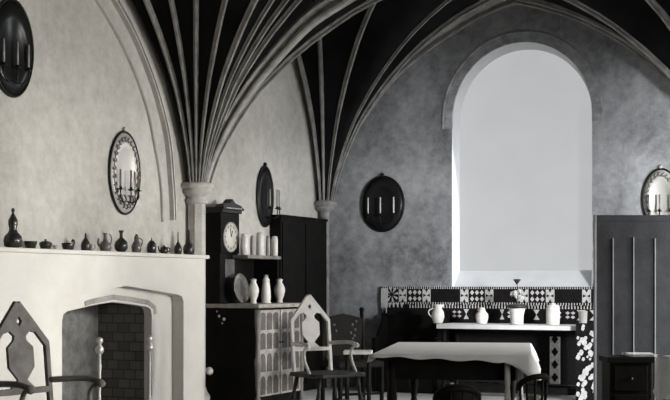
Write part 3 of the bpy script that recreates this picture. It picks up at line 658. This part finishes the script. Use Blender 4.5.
def pot2(name, px, w, top, prof, m, label, cat, extra=()):
    Yy = -.45; X = onY(px, Yy); s = F_PX/depth(X, Yy); H = zat(top, X, Yy)-TT; R = w/2/s
    t = thing(name, label, cat, (X, Yy, TT)); MB().lathe([(r*R, z*H) for r,z in prof], seg=18).build('body', m, t)
    for pn, fn, pm in extra:
        b = MB(); fn(b, R, H); b.build(pn, pm, t)
    return t
JUG = [(.6,0),(.75,.05),(1,.35),(.9,.6),(.6,.8),(.65,1),(.55,1),(.5,.8)]
pot2('pitcher', 438, 13, 304.5, JUG, 'china', 'white pitcher with handle at the left end of the side table', 'jug', [('handle', ear(-1,.3,.8,1.4,.1), 'china'), ('spout', lambda b,R,H: b.tube([RT*R*.4+Vector((0,0,H*.85)), RT*R*.9+Vector((0,0,H*1.0))], [R*.25,R*.12]), 'china')])
pot2('ginger_jar', 482, 13, 309, [(.6,0),(.8,.08),(1,.45),(.95,.65),(.55,.85),(.5,1),(.4,1)], 'china', 'squat white round jar, second along the side table', 'jar', [('lid', knob(1.0,.5), 'china')])
pf = pot2('flower_pot', 517, 16, 308.5, [(.75,0),(.8,.05),(.85,.6),(1,.9),(1.05,1),(.9,1)], 'china', 'white pot holding a tall dark sprig, middle of the side table', 'flower pot', [
 ('dark_rim', lambda b,R,H: b.lathe([(R*1.0,H),(R*1.3,H*1.08),(R*1.25,H*1.2),(R*.6,H*1.3),(R*.05,H*1.32)], seg=16), 'glaze')])
Xf, Yf = pf.location.x, pf.location.y; Hs = zat(279.5, Xf, Yf)-TT
b = MB(); b.tube([(0,0,.2),(.005,0,Hs*.6),(.0,0,Hs-.02)], .004); b.build('stem', 'leaf', pf)
b = MB()
for k in range(7):
    a = PI*k/3.5; z = .24+.012*k; b.tube(smooth_path([(0,0,z),(.05*math.cos(a),.03*math.sin(a),z+.05),(.075*math.cos(a),.05*math.sin(a),z+.02)],3), [.004,.012,.018,.02,.016,.01,.002], 6)
b.build('blossom', 'wool_light', pf)
b = MB(); b.lathe([(.003,0),(.012,.01),(.03,.035),(.045,.055),(.02,.06),(.001,.05)], (.0,0,Hs-.055), seg=9, sy=.5); b.build('seed_head', 'leaf', pf)
pot2('storage_jar', 553, 14, 305, [(.85,0),(.95,.04),(1,.5),(.95,.85),(.8,.95),(.8,1)], 'china', 'straight-sided white jar toward the right of the side table', 'jar', [('lid', knob(1.0,.35), 'china')])
pot2('beaker', 583, 9, 311, [(.8,0),(.85,.05),(1,1),(.9,1)], 'dull_china', 'small pale beaker at the right end of the side table', 'cup')
# embroidered strip with diamonds hanging at the table front
Xd = onY(555,-.30)
b = MB(); b.box((-.055,-.006,0),(.055,.006,.50), 0)
for k in range(4):
    z = .07+k*.135; b.prism([(-.038,z),(0,z-.05),(.038,z),(0,z+.05)], 'y', -.010, -.006, mi=1)
o = b.build('diamond_strip', ['wool_light','wool_dark'], loc=(Xd,-.30,.14)); tag(o, 'cream strip with black diamonds hanging under the side table', 'textile')
# floral hanging at the right end of the table
Xa, Xb = onY(576,-.70), onY(604,-.70); b = MB(); hh = .80; ww = Xb-Xa
b.box((0,-.008,0),(ww,.008,hh), 0); random.seed(3)
for k in range(70):
    cx = random.uniform(.02,ww-.02); cz = random.uniform(.03,hh-.03); r = random.uniform(.010,.026); n = 9
    b.prism([(min(ww,max(0,cx+r*(1+.35*math.sin(3*j))*math.cos(2*PI*j/n))), min(hh,max(0,cz+r*1.3*math.sin(2*PI*j/n)))) for j in range(n)], 'y', -.012-.0003*k, -.008, mi=1)
o = b.build('floral_hanging', ['wool_dark','wool_light'], loc=(Xa,-.70,0)); tag(o, 'floral black and cream cloth hanging beside the panelled screen', 'textile')
# ================================================================ CLOTH-COVERED TABLE
ang = math.atan2(.1455, .989)
TH = .755
c0 = cam_pt(.226,8.17,0); lx = (RT*.989 - FW*.1455); ly = (RT*.1455 + FW*.989)
TW, TL = 1.0, 1.72
rz = math.atan2(lx.y, lx.x)
tb = thing('gateleg_table', 'gateleg table under a white cloth in front of the side table', 'table', c0, rz)
MB().box((.03,.03,TH-.035),(TW-.03,TL-.03,TH-.006)).build('table_top', 'black_oak', tb)
TURN = [(.026,0),(.03,.05),(.018,.08),(.03,.16),(.036,.28),(.02,.36),(.034,.48),(.024,.56),(.030,.60),(.030,TH-.04)]
for i,(x,y_,m) in enumerate(((.12,.12,'black_oak'),(TW-.07,.06,'pale_wood'),(.14,TL-.2,'black_oak'),(TW-.14,TL-.2,'black_oak'))):  # right front leg pale: window light catching it is painted in
    MB().lathe([(r*(.6 if m=='pale_wood' else 1),z) for r,z in TURN], (x,y_,0), seg=12).build('leg', m, tb)
MB().lathe([(r*.6,z) for r,z in TURN], (TW-.15,.06,0), seg=10).build('gate_post', 'pale_wood', tb)  # pale like the leg beside it, lit look put into its colour
b = MB(); b.box((.12,.105,.11),(TW-.16,.135,.16)); b.box((.10,.12,.11),(.14,TL-.2,.16)); b.box((TW-.17,.12,.11),(TW-.13,TL-.2,.16)); b.build('stretcher', 'black_oak', tb)
MB().box((.10,.10,TH-.16),(TW-.10,.13,TH-.035)).build('apron', 'black_oak', tb); MB().box((.10,TL-.2,TH-.16),(TW-.14,TL-.17,TH-.035)).build('apron', 'black_oak', tb)
# cloth: rounded rectangle top and a hem whose drop grows to the right
per = []
def edge(a, bb, n):
    for k in range(n): per.append((a[0]+(bb[0]-a[0])*k/n, a[1]+(bb[1]-a[1])*k/n))
edge((0,0),(TW,0),36); edge((TW,0),(TW,TL),50); edge((TW,TL),(0,TL),30); edge((0,TL),(0,0),40)
def drop(x, y_):
    if y_ < .01: u = x/TW; return .006 + .035*u + (.09*max(0,(u-.84)/.16) if u > .84 else 0) + .006*math.sin(26*u)
    if x > TW-.01: v = y_/TL; return .14 - .05*v + .02*math.sin(16*v)
    return .05
n = len(per); rings = []
cx_, cy_ = TW/2, TL/2
rows = [(0,-.0),(0,.0)]
vs = []; R_in = []
for (x,y_) in per: vs.append((cx_+(x-cx_)*.985, cy_+(y_-cy_)*.99, TH+.002))
for (x,y_) in per: vs.append((cx_+(x-cx_)*1.005, cy_+(y_-cy_)*1.003, TH-.004))
for j, f in enumerate((.35,.7,1.0)):
    for i,(x,y_) in enumerate(per):
        dd = drop(x,y_)*f; wv = .018*math.sin(i*.95)*f*min(1,drop(x,y_)/.12); ox = (1 if x>TW-.01 else -1 if x<.01 else 0); oy = (1 if y_>TL-.01 else -1 if y_<.01 else 0)
        o_ = .012+.05*f*min(1,drop(x,y_)/.2)
        vs.append((x+ox*(o_+wv), y_+oy*(.010+.01*f+wv), TH-.004-dd))
b = MB(); fs = [tuple(range(n))]
for r in range(4):
    for k in range(n): fs.append((r*n+k, r*n+(k+1)%n, (r+1)*n+(k+1)%n, (r+1)*n+k))
b.add(vs, fs, True); b.sm[0] = False
o = b.build('tablecloth', 'linen', loc=c0, rot=(0,0,rz)); tag(o, 'white cloth draped over the gateleg table, corner hanging at right', 'tablecloth')
so = o.modifiers.new('thick', 'SOLIDIFY'); so.thickness = .003; so.offset = 1
# ================================================================ FOREGROUND CHAIRS
def tub_chair(label, loc, rz, top, w, m, cush):
    t = thing('tub_chair', label, 'chair', loc, rz)
    b = MB(); b.lathe([(w*.86,.36),(w*.92,.38),(w*.9,.42),(w*.3,.43)], seg=24); b.build('seat', m, t)
    n = 18; pts = [(w*math.cos(PI*k/n*1.1-.05*PI), w*.9*math.sin(PI*k/n*1.1-.05*PI), .58+(top-.58)*max(0,math.sin(PI*k/n))**.6-.018) for k in range(n+1)]
    MB().tube(pts, .018, 8).build('back_bow', m, t)
    for k in range(1, n, 3):
        q = pts[k]; MB().tube([(q[0]*.85,q[1]*.85,.41), q], .008, 6).build('spindle', m, t)
    b = MB(); vs = []
    for k in range(n+1):
        q = pts[k]; vs += [(q[0]*.93,q[1]*.93,.44),(q[0],q[1],q[2]),(q[0]*1.03,q[1]*1.03,q[2]-.01),(q[0]*.97,q[1]*.97,.44)]
    if cush is None:
        b.add(vs, [(4*k+i,4*k+(i+1)%4,4*k+4+(i+1)%4,4*k+4+i) for k in range(n) for i in range(4)]); b.build('back_panel', m, t)
    else:
        MB().lathe([(.02,0),(w*.5,.01),(w*.6,.05),(w*.45,.09),(.02,.10)], (0,.02,.43), seg=18).build('cushion', cush, t)
    for sx in (-1,1):
        for sy in (-1,1): MB().tube([(sx*w*.5,sy*w*.5,.37),(sx*w*.72,sy*w*.72,0)], [.018,.013]).build('leg', m, t)
    return t
p = px_d(457, 6.9); tub_chair('low black solid-backed tub chair in front of the cloth-covered table', p, AL+PI, CH-(383.5-HOR)*6.9/F_PX, .112, 'black_oak', None)
p = px_d(532, 7.9); tub_chair('small black bow-backed chair with grey cushion at the table right end', p, AL+PI+.5, CH-(372.5-HOR)*7.9/F_PX, .095, 'black_oak', 'dull_china')
# ================================================================ SCREEN AND DESK AT RIGHT
sc_p = px_d(595.5, 10.0)
scn = thing('panelled_screen', 'tall dark grey oak panelled screen with pale vertical strips', 'screen', sc_p, AL); zT = CH+69*10/F_PX
MB().box((0,0,.05),(1.25,.03,zT-.04)).build('panel', 'screen_oak', scn)
for z0, z1 in ((zT-.05,zT),(0,.12)): MB().box((0,-.004,z0),(1.25,.036,z1)).build('rail', 'screen_oak', scn, bevel=.004)
b = MB(); b.box((-.008,-.006,0),(.008,.04,zT+.003)); b.build('end_stile', 'strip', scn)
for px in (613, 633.5, 655, 677):
    x = (px-595.5)/F_PX*10; MB().box((x-.004,-.012,.12),(x+.004,.0,zT-.16-.02*(px%3))).build('batten', 'strip', scn)
dp = px_d(607.5, 9.0); dz = CH-(358-HOR)*8.9/F_PX
dk = thing('writing_desk', 'black desk before the panelled screen', 'desk', dp, AL)  # black is the desk's own colour
MB().box((0,0,dz-.04),(.33,.31,dz)).build('desk_top', 'black_oak', dk, bevel=.004)
b = MB(); b.box((.02,.02,.0),(.31,.29,dz-.04)); b.build('pedestal', 'black_oak', dk)
for k in range(3):
    b = MB(); z = .06+k*.2; b.box((.05,.008,z),(.28,.02,z+.17)); d_ = b.build('drawer', 'black_oak', dk, bevel=.003)
    MB().lathe([(.004,0),(.014,.01),(.003,.02)], (.165,.008,z+.085), seg=8, ax=Matrix.Rotation(PI/2,3,'X')).build('knob', 'iron', d_)
b = MB()
for k in range(6):
    r = Matrix.Rotation(.1*math.sin(k*2.1),3,'Z'); b.box((-.09,-.13,k*.003),(.09,.13,k*.003+.002), R=r)
o = b.build('paper_stack', 'paper', loc=px_d(640, 9.16, dz+.001), rot=(0,0,AL)); tag(o, 'loose stack of white papers on the black desk', 'papers')
# white draped stool at the right edge
wp = px_d(671, 8.6); wz = CH-(356-HOR)*8.6/F_PX
ws = thing('draped_stool', 'stool under a white cloth at the right edge beside the desk', 'stool', wp, AL)
b = MB(); n = 40; vs = []
for j, (r, z) in enumerate(((.0,wz),(.085,wz),(.10,wz-.02),(.10,wz-.12),(.105,wz-.22),(.11,wz-.26))):
    for k in range(n):
        a = 2*PI*k/n; w = 1+ (.07*math.sin(a*7)*(j>2)*(j-2)/3); vs.append((max(r,.001)*w*math.cos(a), max(r,.001)*w*math.sin(a), z + (.04*math.sin(a*3) if j==5 else 0)))
b.add(vs, [(j*n+k, j*n+(k+1)%n, (j+1)*n+(k+1)%n, (j+1)*n+k) for j in range(5) for k in range(n)], True); b.build('drape', 'linen', ws)
MB().lathe([(.02,wz-.04),(.08,wz-.04),(.08,wz-.01),(.02,wz-.004)], seg=20).build('seat', 'black_oak', ws)
for k in range(3):
    a = 2*PI*k/3+.4; MB().tube([(.05*math.cos(a),.05*math.sin(a),wz-.04),(.10*math.cos(a),.10*math.sin(a),0)], .014).build('leg', 'black_oak', ws)
# ================================================================ LIGHT
def area(name, loc, size, sizey, power, tgt, col=(1,1,1)):
    l = bpy.data.lights.new(name, 'AREA'); l.shape = 'RECTANGLE'; l.size = size; l.size_y = sizey; l.energy = power; l.color = col
    o = bpy.data.objects.new(name, l); COL.objects.link(o); o.location = loc
    d = Vector(tgt)-Vector(loc); o.rotation_euler = d.to_track_quat('-Z','Y').to_euler(); return o
# windows in the right wall, out of the picture
def side_window(n, y0, y1, z0, z1):
    w = thing('window_%d' % n, None, None, (9, (y0+y1)/2, z0), kind='structure'); h_ = (y1-y0)/2
    b = MB(); b.box((-.03,-h_,0),(-.012,h_,z1-z0)); b.build('pane', 'pane', w)
    b = MB(); b.box((-.06,-h_-.06,-.06),(0,h_+.06,0)); b.box((-.06,-h_-.06,z1-z0),(0,h_+.06,z1-z0+.06)); b.box((-.06,-h_-.06,0),(0,-h_,z1-z0)); b.box((-.06,h_,0),(0,h_+.06,z1-z0)); b.build('window_frame', 'pale_stone', w)
side_window(2, -4.9, -2.0, .9, 2.9); side_window(3, -1.7, -.5, .9, 2.9)
def spread(o, d): o.data.spread = D(d); return o
spread(area('daylight_side', (8.9,-3.4,1.7), 2.6, 1.6, 160, (0,-4.7,.25), (1,.985,.95)), 60)
spread(area('near_fill', (8.9,-8.6,1.6), 2.0, 1.6, 42, (0,-7.4,.5), (1,.985,.95)), 80)  # added fill to brighten the near armchair, no source seen there
side_window(4, -9.7, -7.5, .9, 2.9)  # unseen window added to go with the near fill
spread(area('daylight_back', (8.9,-1.2,1.7), 1.3, 1.4, 30, (4.3,0,1.1), (.95,.97,1)), 75)
spread(area('back_wall_fill', (8.8,-5.6,1.8), 1.4, 1.2, 200, (3.9,0,.35), (.95,.97,1)), 54)  # added beam brightening the lower back wall, no window behind it
area('daylight_window', (WINC, .16, 2.3), 1.3, 1.9, 50, (WINC, -6, .6), (.93,.96,1))
w = bpy.data.worlds.new('world'); SC.world = w; w.use_nodes = True
w.node_tree.nodes['Background'].inputs[0].default_value = (.5,.55,.6,1); w.node_tree.nodes['Background'].inputs[1].default_value = .3
vs_ = SC.view_settings; vs_.view_transform = 'Standard'; vs_.look = 'None'; vs_.exposure = 0; vs_.gamma = 1; vs_.use_curve_mapping = False
SC.cycles.max_bounces = 6; SC.cycles.diffuse_bounces = 2
